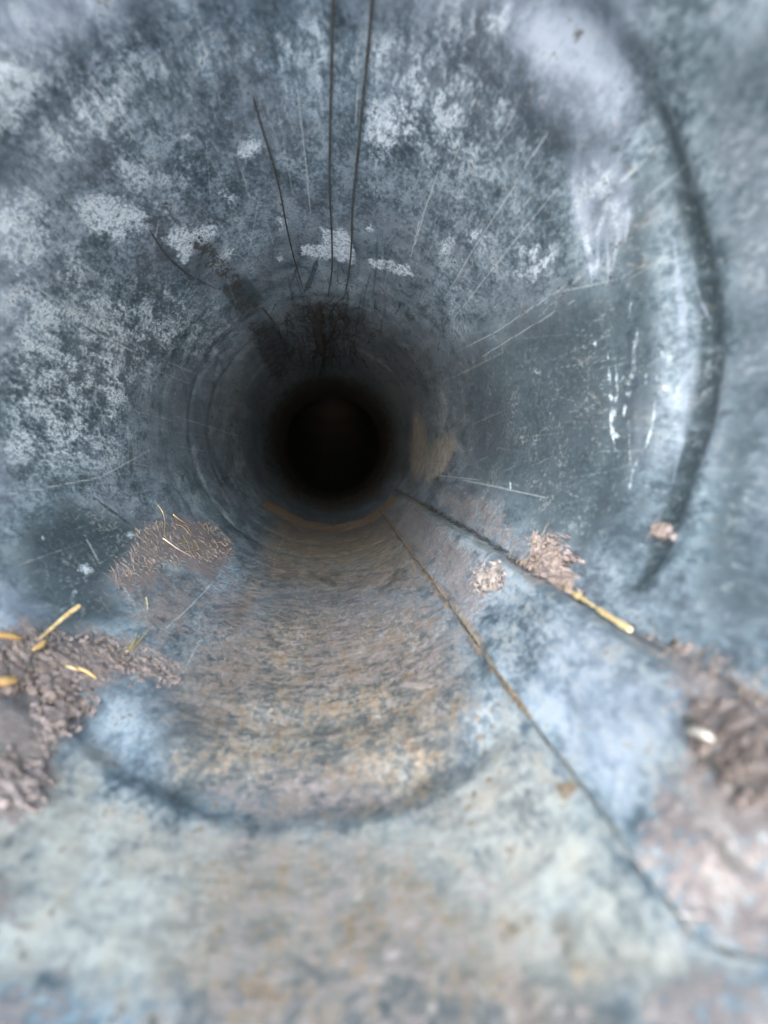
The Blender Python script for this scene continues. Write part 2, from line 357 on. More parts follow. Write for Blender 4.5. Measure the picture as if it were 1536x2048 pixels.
# ------------------------------------------------------------------ node helpers
class NT:
    def __init__(s, name):
        s.m = bpy.data.materials.new(name)
        s.m.use_nodes = True
        s.t = s.m.node_tree
        s.t.nodes.clear()
        s.out = s.t.nodes.new('ShaderNodeOutputMaterial')
        s.p = s.t.nodes.new('ShaderNodeBsdfPrincipled')
        s.t.links.new(s.p.outputs[0], s.out.inputs[0])
    def put(s, sock, v):
        if v is None:
            return
        if hasattr(v, 'is_output') or isinstance(v, bpy.types.NodeSocket):
            s.t.links.new(v, sock)
        elif isinstance(v, (tuple, list)) and len(v) == 3 and sock.type == 'RGBA':
            sock.default_value = (*v, 1)
        else:
            sock.default_value = v
    def math(s, op, a, b=None, c=None, clamp=False):
        n = s.t.nodes.new('ShaderNodeMath')
        n.operation = op
        n.use_clamp = clamp
        for i, v in enumerate((a, b, c)):
            s.put(n.inputs[i], v)
        return n.outputs[0]
    def mix(s, f, a, b):
        n = s.t.nodes.new('ShaderNodeMix')
        n.data_type = 'RGBA'
        s.put(n.inputs[0], f); s.put(n.inputs[6], a); s.put(n.inputs[7], b)
        return n.outputs[2]
    def fmix(s, f, a, b):
        n = s.t.nodes.new('ShaderNodeMix')
        n.data_type = 'FLOAT'
        s.put(n.inputs[0], f); s.put(n.inputs[2], a); s.put(n.inputs[3], b)
        return n.outputs[0]
    def rng(s, v, a, b, c=0.0, d=1.0, smooth=True):
        n = s.t.nodes.new('ShaderNodeMapRange')
        n.interpolation_type = 'SMOOTHSTEP' if smooth else 'LINEAR'
        s.put(n.inputs[0], v)
        for i, q in enumerate((a, b, c, d)):
            s.put(n.inputs[i + 1], q)
        return n.outputs[0]
    def coord(s, scale=(1, 1, 1), uvmap=None):
        if uvmap:
            c = s.t.nodes.new('ShaderNodeUVMap'); c.uv_map = uvmap; o = c.outputs[0]
        else:
            c = s.t.nodes.new('ShaderNodeTexCoord'); o = c.outputs['Object']
        m = s.t.nodes.new('ShaderNodeMapping')
        m.inputs['Scale'].default_value = scale
        s.t.links.new(o, m.inputs[0])
        return m.outputs[0]
    def noise(s, co, scale, detail=6, rough=.6, dist=0.0):
        n = s.t.nodes.new('ShaderNodeTexNoise')
        s.put(n.inputs['Vector'], co)
        n.inputs['Scale'].default_value = scale
        n.inputs['Detail'].default_value = detail
        n.inputs['Roughness'].default_value = rough
        n.inputs['Distortion'].default_value = dist
        return n.outputs['Fac']
    def vor(s, co, scale, feature='F1'):
        n = s.t.nodes.new('ShaderNodeTexVoronoi')
        n.feature = feature
        s.put(n.inputs['Vector'], co)
        n.inputs['Scale'].default_value = scale
        return n.outputs
    def attr(s, name):
        n = s.t.nodes.new('ShaderNodeAttribute')
        n.attribute_name = name
        sp = s.t.nodes.new('ShaderNodeSeparateColor')
        s.t.links.new(n.outputs['Color'], sp.inputs[0])
        return sp.outputs[0], sp.outputs[1], sp.outputs[2], n.outputs['Alpha']
    def bump(s, h, strength, dist):
        n = s.t.nodes.new('ShaderNodeBump')
        n.inputs['Strength'].default_value = strength
        n.inputs['Distance'].default_value = dist
        s.put(n.inputs['Height'], h)
        s.t.links.new(n.outputs[0], s.p.inputs['Normal'])
    def ramp(s, f, stops):
        n = s.t.nodes.new('ShaderNodeValToRGB')
        cr = n.color_ramp
        while len(cr.elements) < len(stops):
            cr.elements.new(.5)
        for e, (p, c) in zip(cr.elements, stops):
            e.position = p; e.color = (*c, 1)
        s.put(n.inputs[0], f)
        return n.outputs[0]

def galvanised(name):
    n = NT(name)
    K = 10.0                                            # object metres -> pipe radii
    c = n.coord((K, K * .36, K))                        # the sheet was drawn lengthwise
    ci = n.coord((K, K, K))
    cl = n.coord((K * 6, K * .45, K * 6))               # drawn out along the pipe
    cc = n.coord((1, 1, 1), 'wall')                     # u = arc, v = length, both in radii
    cr = n.t.nodes.new('ShaderNodeMapping'); cr.inputs['Scale'].default_value = (.9, 26, 1)
    n.t.links.new(n.coord((1, 1, 1), 'wall'), cr.inputs[0])
    ox, dk, dt, ru = n.attr('marks_a')
    sc, lv, pl, so = n.attr('marks_b')
    big = n.noise(c, 2.2, 5, .55)
    mot = n.noise(c, 7.0, 9, .68, .3)
    mid = n.noise(c, 17.0, 8, .7)
    fine = n.noise(c, 60.0, 6, .72)
    grain = n.noise(c, 190.0, 3, .7)
    ifine = n.noise(ci, 46.0, 7, .75)
    imid = n.noise(ci, 14.0, 7, .7)
    fil = n.noise(ci, 4.2, 5, .6, .6)
    lon = n.noise(cl, 5.0, 6, .6)
    cir = n.noise(cr.outputs[0], 5.0, 5, .65)
    # mottled metal
    t = n.math('ADD', n.math('MULTIPLY', mot, .44), n.math('MULTIPLY', mid, .42))
    t = n.math('ADD', t, n.math('MULTIPLY', fine, .44))
    t = n.math('ADD', t, n.math('MULTIPLY', big, .22))
    t = n.math('ADD', t, n.math('MULTIPLY', lon, .07))
    t = n.math('ADD', t, n.math('MULTIPLY', cir, .08))
    t = n.math('SUBTRACT', t, .335)
    base = n.ramp(t, [(.39, (.060, .093, .122)), (.475, (.132, .192, .245)), (.54, (.228, .316, .395)), (.62, (.43, .54, .65))])
    tint = n.rng(n.noise(c, 3.1, 4, .5), .40, .65)
    base = n.mix(n.math('MULTIPLY', tint, .28), base, (.190, .210, .270))
    edge = n.math('ADD', n.math('ADD', n.math('MULTIPLY', mid, .40), n.math('MULTIPLY', fine, .40)), n.math('MULTIPLY', mot, .20))
    edge_c = n.math('MULTIPLY', n.math('SUBTRACT', edge, .5), 4.0)
    def cut(mask, k, lo, hi, e=edge_c):
        return n.rng(n.math('ADD', mask, n.math('MULTIPLY', e, k)), lo, hi)
    speck = n.math('MULTIPLY', n.math('SUBTRACT', n.math('ADD', n.math('MULTIPLY', fine, .6), n.math('MULTIPLY', grain, .4)), .5), 3.0)
    oe = n.math('ADD', n.math('ADD', n.math('MULTIPLY', mot, .28), n.math('MULTIPLY', mid, .30)), n.math('ADD', n.math('MULTIPLY', fine, .22), n.math('MULTIPLY', lon, .20)))
    oe = n.math('MULTIPLY', n.math('SUBTRACT', oe, .5), 4.2)
    # clean dark metal, and shade painted in the bead groove and seam crease
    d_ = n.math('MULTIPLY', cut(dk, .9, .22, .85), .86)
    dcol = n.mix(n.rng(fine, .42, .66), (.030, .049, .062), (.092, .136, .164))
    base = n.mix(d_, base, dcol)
    # lilac tone with painted sheen and haze, then chalky film
    l_ = n.math('MULTIPLY', cut(lv, .45, .15, .95), .86)
    base = n.mix(l_, base, n.mix(n.rng(mot, .38, .62), (.215, .280, .372), (.42, .515, .670)))
    p_ = n.math('MULTIPLY', cut(pl, .9, .15, .9), .88)
    pcol = n.ramp(fil, [(.34, (.22, .195, .165)), (.45, (.27, .275, .26)), (.54, (.33, .35, .335)), (.66, (.30, .335, .355))])
    pcol = n.mix(n.rng(imid, .36, .64), n.mix(.45, pcol, (.14, .15, .15)), n.mix(.25, pcol, (.62, .64, .62)))
    pcol = n.mix(n.math('MULTIPLY', n.rng(mid, .5, .7), .5), pcol, (.40, .34, .26))
    base = n.mix(p_, base, pcol)
    # tan silt film under the rust
    base = n.mix(n.math('MULTIPLY', n.rng(ru, .08, .60), .72), base, n.mix(n.rng(n.math('ADD', n.math('MULTIPLY', imid, .5), n.math('MULTIPLY', ifine, .5)), .40, .60), (.070, .068, .060), (.235, .222, .192)))
    # rust
    r_ = cut(ru, 1.0, .35, .8)
    rcol = n.ramp(n.math('ADD', n.math('MULTIPLY', imid, .55), n.math('MULTIPLY', ifine, .45)),
                  [(.34, (.085, .050, .028)), (.46, (.205, .142, .090)), (.56, (.32, .255, .185)), (.68, (.46, .405, .33))])
    base = n.mix(n.math('MULTIPLY', r_, .82), base, rcol)
    # dried mud
    m_ = cut(dt, 1.15, .34, .72, n.math('MULTIPLY', n.math('SUBTRACT', n.math('ADD', n.math('MULTIPLY', ifine, .62), n.math('MULTIPLY', imid, .38)), .5), 4.0))
    mcol = n.ramp(n.math('ADD', n.math('MULTIPLY', ifine, .6), n.math('MULTIPLY', imid, .4)),
                  [(.36, (.062, .051, .055)), (.5, (.150, .129, .135)), (.63, (.29, .262, .268))])
    base = n.mix(n.math('MULTIPLY', m_, .92), base, mcol)
    # oxide, with the painted lit rib of the bead
    o_ = cut(ox, 1.1, .38, .92, oe)
    ocol = n.mix(n.rng(n.math('ADD', n.math('MULTIPLY', fine, .6), n.math('MULTIPLY', grain, .4)), .40, .58), (.26, .340, .41), (.66, .78, .90))
    base = n.mix(n.math('MULTIPLY', o_, .86), base, ocol)
    # scattered small oxide specks everywhere
    sp = n.math('MULTIPLY', n.rng(n.math('ADD', n.math('MULTIPLY', mot, .45), n.math('MULTIPLY', fine, .62)), .585, .66), .42)
    base = n.mix(sp, base, (.40, .46, .50))
    # scratches
    s_ = n.math('MULTIPLY', sc, n.rng(n.math('ADD', fine, n.math('MULTIPLY', sc, .3)), .42, .62))
    base = n.mix(n.math('MULTIPLY', s_, .85), base, (.47, .54, .59))
    # grime, and shade painted in creases and the far depth
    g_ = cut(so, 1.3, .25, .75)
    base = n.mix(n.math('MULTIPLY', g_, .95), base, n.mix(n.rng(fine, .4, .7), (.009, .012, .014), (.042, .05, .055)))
    n.put(n.p.inputs['Base Color'], base)
    cover = n.math('MAXIMUM', n.math('MAXIMUM', m_, o_), n.math('MAXIMUM', r_, n.math('MAXIMUM', g_, n.math('MULTIPLY', p_, .8))))
    n.put(n.p.inputs['Metallic'], n.math('MULTIPLY', n.math('SUBTRACT', 1.0, cover), .25))
    ro = n.fmix(cover, n.rng(mot, .3, .7, .42, .58, False), .8)
    n.put(n.p.inputs['Roughness'], ro)
    h = n.math('ADD', n.math('MULTIPLY', fine, .35), n.math('MULTIPLY', grain, .18))
    h = n.math('ADD', h, n.math('MULTIPLY', mid, .3))
    h = n.math('ADD', h, n.math('MULTIPLY', m_, .9))
    h = n.math('ADD', h, n.math('MULTIPLY', n.math('MULTIPLY', m_, fine), 2.2))
    h = n.math('ADD', h, n.math('MULTIPLY', o_, .35))
    h = n.math('ADD', h, n.math('MULTIPLY', n.math('MULTIPLY', r_, fine), .9))
    n.bump(h, .28, .0008)
    return n.m

def simple(name, stops, scale=600, rough=.8, bump=.4, dist=.0004):
    n = NT(name)
    c = n.coord((1, 1, 1))
    f = n.noise(c, scale, 7, .7)
    f = n.math('ADD', n.math('MULTIPLY', f, .62), n.math('MULTIPLY', n.noise(c, scale * .16, 5, .65), .38))
    n.put(n.p.inputs['Base Color'], n.ramp(f, stops))
    n.p.inputs['Roughness'].default_value = rough
    n.bump(n.noise(c, scale * 2.3, 6, .75), bump, dist)
    return n.m

M_WALL = galvanised('weathered_zinc')
M_MUD = simple('dried_mud', [(.34, (.075, .063, .066)), (.48, (.145, .124, .129)), (.64, (.245, .216, .222))], 520, .95, .35, .0006)
M_DARKMUD = simple('damp_mud', [(.34, (.030, .026, .027)), (.5, (.092, .078, .080)), (.66, (.20, .178, .182))], 600, .9, .6, .0008)
M_LINT = simple('pale_lint', [(.36, (.20, .178, .178)), (.48, (.32, .298, .296)), (.60, (.46, .44, .435))], 500, .95, .9, .001)
M_FIBRE = simple('dry_fibre', [(.35, (.20, .15, .12)), (.5, (.36, .29, .24)), (.65, (.55, .48, .42))], 300, .9, .1)
M_STRAW = simple('yellow_straw', [(.38, (.22, .15, .07)), (.47, (.44, .34, .17)), (.58, (.62, .53, .33))], 700, .55, .3, .0002)
M_TAN = simple('tan_needle', [(.36, (.20, .12, .05)), (.48, (.42, .29, .13)), (.62, (.58, .45, .24))], 260, .6, .3, .0002)
M_OLIVE = simple('olive_grass', [(.34, (.13, .11, .05)), (.5, (.30, .26, .12)), (.66, (.50, .45, .26))], 300, .6, .2, .0002)
M_SILVER = simple('bleached_grass', [(.34, (.42, .38, .33)), (.5, (.60, .57, .52)), (.66, (.74, .72, .68))], 300, .6, .2, .0002)
M_ROOT = simple('dark_root', [(.36, (.022, .026, .028)), (.5, (.045, .052, .056)), (.62, (.09, .105, .11))], 500, .85, .4, .0002)
M_BLACKROOT = simple('black_root', [(.36, (.003, .004, .004)), (.5, (.008, .010, .010)), (.62, (.018, .022, .021))], 500, .9, .4, .0002)
M_OUT = simple('outer_zinc', [(.35, (.22, .24, .25)), (.5, (.32, .34, .35)), (.65, (.42, .44, .45))], 60, .5, .2)
M_FAR = simple('shaded_zinc', [(.35, (.001, .0015, .0015)), (.5, (.002, .003, .003)), (.68, (.005, .006, .006))], 90, .6, .4, .0006)  # near-black colour stands in for the unlit depth of the elbow
M_SOIL = simple('dry_soil', [(.35, (.38, .385, .385)), (.5, (.46, .465, .465)), (.66, (.54, .545, .545))], 30, .95, .8, .004)
M_CHIP = simple('pale_chip', [(.35, (.18, .185, .18)), (.6, (.28, .285, .275))], 300, .7, .2)

# ------------------------------------------------------------------ object helpers
def empty(name, loc, label, cat, group=None):
    o = bpy.data.objects.new(name, None)
    o.empty_display_size = .01
    col.objects.link(o)
    o.location = loc
    tag(o, label, cat, group)
    return o

def tag(o, label=None, cat=None, group=None, kind=None):
    if label: o['label'] = label
    if cat: o['category'] = cat
    if group: o['group'] = group
    if kind: o['kind'] = kind
    return o

def obj(name, verts, faces, mat, parent=None, smooth=True):
    me = bpy.data.meshes.new(name)
    off = Vector(parent.location) if parent else Vector((0, 0, 0))
    me.from_pydata([tuple(Vector(v) - off) for v in verts], [], faces)
    me.materials.append(mat)
    if smooth:
        me.polygons.foreach_set('use_smooth', [True] * len(me.polygons))
    me.update()
    o = bpy.data.objects.new(name, me)
    col.objects.link(o)
    if parent:
        o.parent = parent
    return o

def grid_mesh(name, X, Y, Z, TH, D, close_u, mat, parent=None, marks=True, grime_shade=None, roll=None, film=None, lilac=None):
    """rows = along the pipe, columns = round it"""
    nr, nc = X.shape
    co = np.stack([X, Y, Z], -1).reshape(-1, 3).astype(np.float32)
    i = np.arange(nr - 1)[:, None]
    j = np.arange(nc if close_u else nc - 1)[None, :]
    j2 = (j + 1) % nc
    q = np.stack([i * nc + j, i * nc + j2, (i + 1) * nc + j2, (i + 1) * nc + j], -1).reshape(-1, 4).astype(np.int32)
    me = bpy.data.meshes.new(name)
    me.vertices.add(len(co)); me.vertices.foreach_set('co', co.ravel())
    me.loops.add(q.size); me.loops.foreach_set('vertex_index', q.ravel())
    me.polygons.add(len(q))
    me.polygons.foreach_set('loop_start', np.arange(0, q.size, 4, dtype=np.int32))
    me.polygons.foreach_set('use_smooth', np.ones(len(q), bool))
    me.materials.append(mat)
    me.update(calc_edges=True)
    uvl = me.uv_layers.new(name='wall')
    t = TH.ravel()[q]                      # arc
    t = np.where(t - t[:, :1] < -3, t + 2 * np.pi, t)
    v = D.ravel()[q]
    uvl.data.foreach_set('uv', np.stack([t, v], -1).astype(np.float32).ravel())
    if marks:
        U = np.stack([F_PX * np.cos(TH) / D, F_PX * np.sin(TH) / D], -1).reshape(-1, 2)
        ev = {k: evaluate(k, U) for k in MARKS}
        if roll is not None:
            ev['dark'] = np.maximum(ev['dark'], roll.ravel())  # darker tone along the strip's rolled edge
        if lilac is not None:
            ev['lav'] = np.maximum(ev['lav'], lilac.ravel())
        if film is not None:
            ev['pale'] = np.maximum(ev['pale'], film.ravel())
        if grime_shade is not None:
            ev['soot_shade'] = np.maximum(ev['soot_shade'], grime_shade.ravel())  # grime together with painted crease and depth shade
        for nm, ks in (('marks_a', ('oxide', 'dark', 'dirt', 'rust')), ('marks_b', ('scratch', 'lav', 'pale', 'soot_shade'))):
            a = me.attributes.new(nm, 'FLOAT_COLOR', 'POINT')
            a.data.foreach_set('color', np.stack([ev[k] for k in ks], -1).astype(np.float32).ravel())
    o = bpy.data.objects.new(name, me)
    col.objects.link(o)
    if parent:
        o.parent = parent
    return o

# ------------------------------------------------------------------ the pipe
D0, D1 = 0.66, 8.6
pipe = empty('metal_pipe', (0, 0, 0), 'weathered galvanised metal pipe seen from inside with a raised lap seam', 'pipe')

BEAD = [(1290, 110), (1332, 200), (1392, 380), (1435, 550), (1446, 700), (1422, 850), (1386, 960), (1340, 1100), (1290, 1190),
        (768, 1625), (650, 1643), (500, 1648), (415, 1630), (330, 1600), (240, 1550), (150, 1475)]
bp = sorted((at(*p) for p in BEAD))
bth = np.array([b[0] for b in bp]); bd = np.array([b[1] for b in bp])
def bead_d(th):
    th = (th + np.pi) % (2 * np.pi) - np.pi
    return np.interp(th, bth, bd, period=2 * np.pi)

def wave(th, d, seed=0):
    out = np.zeros_like(th)
    r = np.random.default_rng(seed)
    for k in range(14):
        m = r.integers(1, 7); q = r.uniform(.4, 3.2); ph = r.uniform(0, 6.28)
        out += np.cos(m * th + q * d + ph) / (1 + .4 * m + .5 * q)
    return out

def wall_radius(TH, D):
    """inner radius in units of R"""
    b = bead_d(TH)
    x = D - b
    near_seam = 1 - sstep(.10, .0, np.minimum(np.abs(TH - TH_L), np.abs(TH - TH_R))) * 0
    groove = sstep(-.05, .11, x) * (1 - sstep(.12, .36, x))
    fade = sstep(.0, .12, np.abs((TH - .5 * (TH_L + TH_R) + np.pi) % (2 * np.pi) - np.pi) - .5 * abs(TH_R - TH_L) - .02)
    rr = 1 + .021 * groove * fade
    rr += .010 * np.exp(-((x - .62) / .12) ** 2)
    for c, a, s in ((5.1, .003, .10), (6.0, .006, .10), (6.9, .005, .12)):
        rr += a * (1 - .6 * np.cos(TH)) * np.exp(-((D - c) / s) ** 2)
    rr += .0028 * wave(TH, D, 3)
    # the sheet steps out a little to the right of the seam
    return rr

NR, NC = 600, 1240
dd = np.exp(np.linspace(math.log(D0), math.log(D1), NR))
tt = np.linspace(-np.pi / 4, 2 * np.pi - np.pi / 4, NC, endpoint=False)
TH, D = np.meshgrid(tt, dd)
TH[:] = TH
RR = wall_radius(TH, D)
U = np.stack([F_PX * np.cos(TH) / D, F_PX * np.sin(TH) / D], -1).reshape(-1, 2)
RR -= (.006 * evaluate('dirt', U)).reshape(RR.shape)
grid_mesh('pipe_wall', R * RR * np.cos(TH), R * D, R * RR * np.sin(TH), TH, D, True, M_WALL, pipe, grime_shade=sstep(4.6, 8.0, D) * (.07 + .17 * np.sin(TH)))  # upper far wall darkened by grime and painted depth shade

# raised lap seam: a folded strip of sheet lying on the wall, sharp left edge, rolled right edge
LS = [0, .01, .06, .30, .58, .74, .84, .92, .97, 1.0]
LH = [.022, .026, .028, .032, .046, .058, .058, .046, .030, .014]
s = np.concatenate([[.05, .02, 0.0, 0.0, .003, .008], np.linspace(.015, .70, 70), np.linspace(.71, 1.0, 60), np.linspace(1.0, .95, 5)[1:]])
lift = np.interp(s, LS, LH)
lift[:6] = [.004, .007, .010, .018, .0235, .0255]
lift[-4:] = [.010, .006, .002, -.004]
q = np.linspace(0, 1, 700)
start = np.clip(.952 - .40 * s, .70, 1)
DS = np.exp(np.log(start)[None, :] * (1 - q[:, None]) + math.log(D1 - .1) * q[:, None])
S = np.tile(s, (len(q), 1))
LF = np.tile(lift, (len(q), 1))
LF *= (.10 + .90 * sstep(0, .085, q))[:, None]
LF[0] = -.004
LF = LF * (1 - .15 * sstep(2.6, 6.0, DS)) + .0015 * wave(S * 3, DS * 2.2, 9)
wob = .010 * np.sin(DS * 2.1 + .5) + .006 * np.sin(DS * 5.3) + .004 * np.sin(DS * 11)
THS = TH_L + (TH_R - TH_L) * S + wob * .35
RS = 1 - LF
grid_mesh('seam_strip', R * RS * np.cos(THS), R * DS, R * RS * np.sin(THS), THS, DS, False, M_WALL, pipe, roll=sstep(.78, .9, S) * .6, film=.30 + 0 * S, lilac=.46 * (1 - sstep(2.4, 4.5, DS)) * sstep(1.15, 1.6, DS) * (1 - sstep(.75, .9, S)), grime_shade=.8 * (np.arange(len(s)) < 5)[None, :] * (DS > 1.0) * .6 + 0 * S)  # left edge columns darkened to paint the crease shade

# next length of pipe pushed into this one, then an elbow turning out of sight
tt2 = np.linspace(0, 2 * np.pi, 360, endpoint=False)
prof = [(8.2, 1.03), (8.3, 1.012), (8.36, 1.002), (8.45, .996)] + [(8.45 + k * .12, .994 - .0 * k + .010 * math.exp(-((8.45 + k * .12 - 11.0) / .3) ** 2)) for k in range(1, 65)]
pd = np.array([p[0] for p in prof]); pr = np.array([p[1] for p in prof])
T2, P2 = np.meshgrid(tt2, pd); _, Q2 = np.meshgrid(tt2, pr)
Q2 = Q2 + .002 * wave(T2, P2, 5)
grid_mesh('inner_sleeve', R * Q2 * np.cos(T2), R * P2, R * Q2 * np.sin(T2), T2, P2, True, M_WALL, pipe, grime_shade=sstep(9.0, 13.6, P2) * (.64 + .2 * np.sin(T2)) + sstep(13.0, 14.5, P2) * .25)  # colour darkens inward to paint the light fading down the sleeve
ev, ef = [], []
na, nb = 40, 64
bend = 1.9
for i in range(na + 1):
    a = math.radians(95) * i / na
    rad = 1.0 + .012 * math.cos(i * 1.6)
    for j in range(nb):
        t = 2 * math.pi * j / nb
        x = rad * math.cos(t); z = rad * math.sin(t)
        ev.append((R * x, R * (16.1 + (bend - z) * math.sin(a)), R * (bend - (bend - z) * math.cos(a))))
for i in range(na):
    for j in range(nb):
        ef.append((i * nb + j, i * nb + (j + 1) % nb, (i + 1) * nb + (j + 1) % nb, (i + 1) * nb + j))
ef.append(tuple(range(na * nb, (na + 1) * nb)))
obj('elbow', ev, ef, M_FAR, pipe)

# outside skin and rolled rim
ov, of = [], []
n = 128
for y, r in ((D0, 1.018), (D0 + .02, 1.022), (1.2, 1.022), (1.35, 1.07), (2.9, 1.07), (3.0, 1.024), (8.6, 1.024), (8.6, 1.03), (16.1, 1.03), (16.1, 1.02)):
    for j in range(n):
        t = 2 * math.pi * j / n
        ov.append((R * r * math.cos(t), R * y, R * r * math.sin(t)))
for i in range(9):
    for j in range(n):
        of.append((i * n + j, i * n + (j + 1) % n, (i + 1) * n + (j + 1) % n, (i + 1) * n + j))
obj('outer_shell', ov, of, M_OUT, pipe)
rv, rf = [], []
for j in range(n):
    t = 2 * math.pi * j / n
    for k in range(10):
        a = 2 * math.pi * k / 10
        rr = 1.012 + .018 * math.cos(a)
        rv.append((R * rr * math.cos(t), R * (D0 + .018 * math.sin(a)), R * rr * math.sin(t)))
for j in range(n):
    for k in range(10):
        rf.append((j * 10 + k, j * 10 + (k + 1) % 10, ((j + 1) % n) * 10 + (k + 1) % 10, ((j + 1) % n) * 10 + k))
obj('rim', rv, rf, M_OUT, pipe)

# ------------------------------------------------------------------ things lying in the pipe
def seam_lift(th):
    s_ = (th - TH_L) / (TH_R - TH_L)
    if 0 <= s_ <= 1:
        return float(np.interp(s_, LS, LH))
    return 0.0

def path3(pts, hs=None, sub=6, on_seam=True):
    """photo pixels -> smooth path of points lying h radii off the wall"""
    P = []
    for k, p in enumerate(pts):
        th, d = at(*p)
        h = (hs[k] if hs else .008) + (seam_lift(th) if on_seam else 0)
        P.append(wall_pt(th, d, h))
    out = []
    for k in range(len(P) - 1):
        p0 = P[max(k - 1, 0)]; p1 = P[k]; p2 = P[k + 1]; p3 = P[min(k + 2, len(P) - 1)]
        for q in range(sub):
            t = q / sub
            out.append(.5 * ((2 * p1) + (p2 - p0) * t + (2 * p0 - 5 * p1 + 4 * p2 - p3) * t * t + (3 * p1 - p0 - 3 * p2 + p3) * t ** 3))
    out.append(P[-1])
    return out

def tube(path, rad, n=6, flat=1.0, jit=0.0):
    """tapered tube; rad(t) gives the radius in metres; flat squashes it against the wall"""
    V, Fc = [], []
    m = len(path)
    for k, p in enumerate(path):
        a = path[max(k - 1, 0)]; b = path[min(k + 1, m - 1)]
        tg = (b - a).normalized()
        up = Vector((-p.x, 0, -p.z)).normalized()
        sd = tg.cross(up).normalized()
        up = sd.cross(tg).normalized()
        r = rad(k / (m - 1))
        jv = 1 + jit * noise.noise(p * 900)
        for q in range(n):
            an = 2 * math.pi * q / n
            V.append(p + sd * (r * jv * math.cos(an)) + up * (r * flat * jv * math.sin(an)))
    for k in range(m - 1):
        for q in range(n):
            Fc.append((k * n + q, k * n + (q + 1) % n, (k + 1) * n + (q + 1) % n, (k + 1) * n + q))
    Fc.append(tuple(range(n))[::-1]); Fc.append(tuple((m - 1) * n + q for q in range(n)))
    return V, Fc

def strand(name, pts, wpx, mat, label, cat, group=None, hs=None, flat=.7, shape='taper', jit=.2, n=6):
    path = path3(pts, hs)
    d = sum((at(*p)[1] for p in pts)) / len(pts)
    r0 = wpx * .5 * d * R / F_PX
    fn = {'taper': lambda t: r0 * (1 - .65 * t), 'both': lambda t: r0 * max(.18, math.sin(math.pi * min(max(t, .03), .97)) ** .5),
          'even': lambda t: r0 * (1 if .04 < t < .96 else .6), 'club': lambda t: r0 * (.35 + .65 * t) * (.55 if t > .97 else 1)}[shape]
    V, Fc = tube(path, fn, n, flat, jit)
    base = Vector(path[0])
    me = bpy.data.meshes.new(name)
    me.from_pydata([tuple(v - base) for v in V], [], Fc)
    me.materials.append(mat)
    me.polygons.foreach_set('use_smooth', [True] * len(me.polygons))
    me.update()
    o = bpy.data.objects.new(name, me)
    o.location = base
    col.objects.link(o)
    tag(o, label, cat, group)
    return o

strand('dry_straw', [(1143, 1186), (1185, 1212), (1235, 1246), (1292, 1283)], 10, M_STRAW,
       'long yellow straw wedged in the crevice along the right edge of the seam', 'straw', hs=[.006, .010, .012, .008], shape='even', flat=.45, jit=1.1, n=9)
strand('pine_needle', [(78, 1280), (98, 1262), (118, 1246), (138, 1233)], 13, M_STRAW,
       'thick yellow needle tip leaning up from the mud with a dark shadow beside it', 'needle', hs=[.004, .018, .035, .05], shape='club', flat=.7)
strand('pine_needle', [(-40, 1279), (0, 1281), (38, 1284)], 18, M_TAN,
       'orange needle at the left rim, above the other orange scrap', 'needle', hs=[.02, .02, .014], shape='both')
strand('pine_needle', [(-40, 1380), (0, 1374), (26, 1368)], 24, M_TAN,
       'orange brown scrap of needle at the left rim, lower of the two', 'needle', hs=[.02, .02, .016], shape='both')
strand('pine_needle', [(60, 1306), (75, 1298), (84, 1288)], 13, M_TAN,
       'orange needle stub just below the thick yellow needle tip', 'needle', hs=[.012, .014, .016], shape='both')
strand('grass_blade', [(258, 1302), (264, 1290), (268, 1274)], 6, M_OLIVE,
       'short upright arm of the small bent yellow blade in the left mud', 'grass blade', hs=[.006, .012, .02])
strand('grass_blade', [(252, 1305), (266, 1298), (280, 1282), (292, 1270)], 5, M_OLIVE,
       'slanting olive blade crossing the short upright one in the left mud', 'grass blade', hs=[.006, .010, .014, .02])
strand('grass_blade', [(289, 1200), (292, 1214), (293, 1228)], 4, M_STRAW,
       'tiny upright straw piece alone between the two left mud patches', 'grass blade', hs=[.012, .010, .006])
strand('twig', [(178, 1272), (180, 1288), (178, 1302)], 6, M_ROOT,
       'short dark twig standing in the mud right of the yellow needle tip', 'twig', hs=[.014, .01, .006])
strand('grass_blade', [(306, 1015), (318, 1030), (324, 1050), (325, 1068), (330, 1085)], 3.2, M_OLIVE,
       'curved pale green grass strand rising from the top of the left mud patch', 'grass strand', hs=[.03, .025, .02, .015, .012])
strand('grass_blade', [(322, 1080), (335, 1092), (352, 1104), (380, 1116)], 3.4, M_SILVER,
       'bleached white grass strand bowed across the left mud patch', 'grass strand', hs=[.014, .02, .02, .012])
strand('grass_blade', [(341, 1033), (356, 1044), (378, 1054)], 4, M_STRAW,
       'yellow grass strand with a pale end on the top edge of the left mud patch', 'grass strand', hs=[.02, .018, .012])
for pts, lab in (([(362, 1074), (370, 1090), (378, 1108)], 'brown strand slanting down through the middle of the tangle'),
                 ([(356, 1090), (372, 1088), (388, 1091)], 'brown strand lying level across the tangle'),
                 ([(374, 1062), (378, 1072), (374, 1082)], 'short tan kinked strand at the top of the tangle'),
                 ([(384, 1084), (390, 1094), (394, 1102)], 'short tan strand at the right end of the tangle'),
                 ([(362, 1108), (380, 1106), (402, 1102)], 'thin brown strand along the foot of the tangle'),
                 ([(348, 1052), (362, 1058), (378, 1074)], 'thin dark strand running into the top of the tangle')):
    strand('grass_blade', pts, random.uniform(1.5, 2.3), random.choice([M_TAN, M_OLIVE]), lab + ' on the left mud patch', 'grass strand',
           'tangled strands on the left mud patch', hs=[.014, .018, .012])
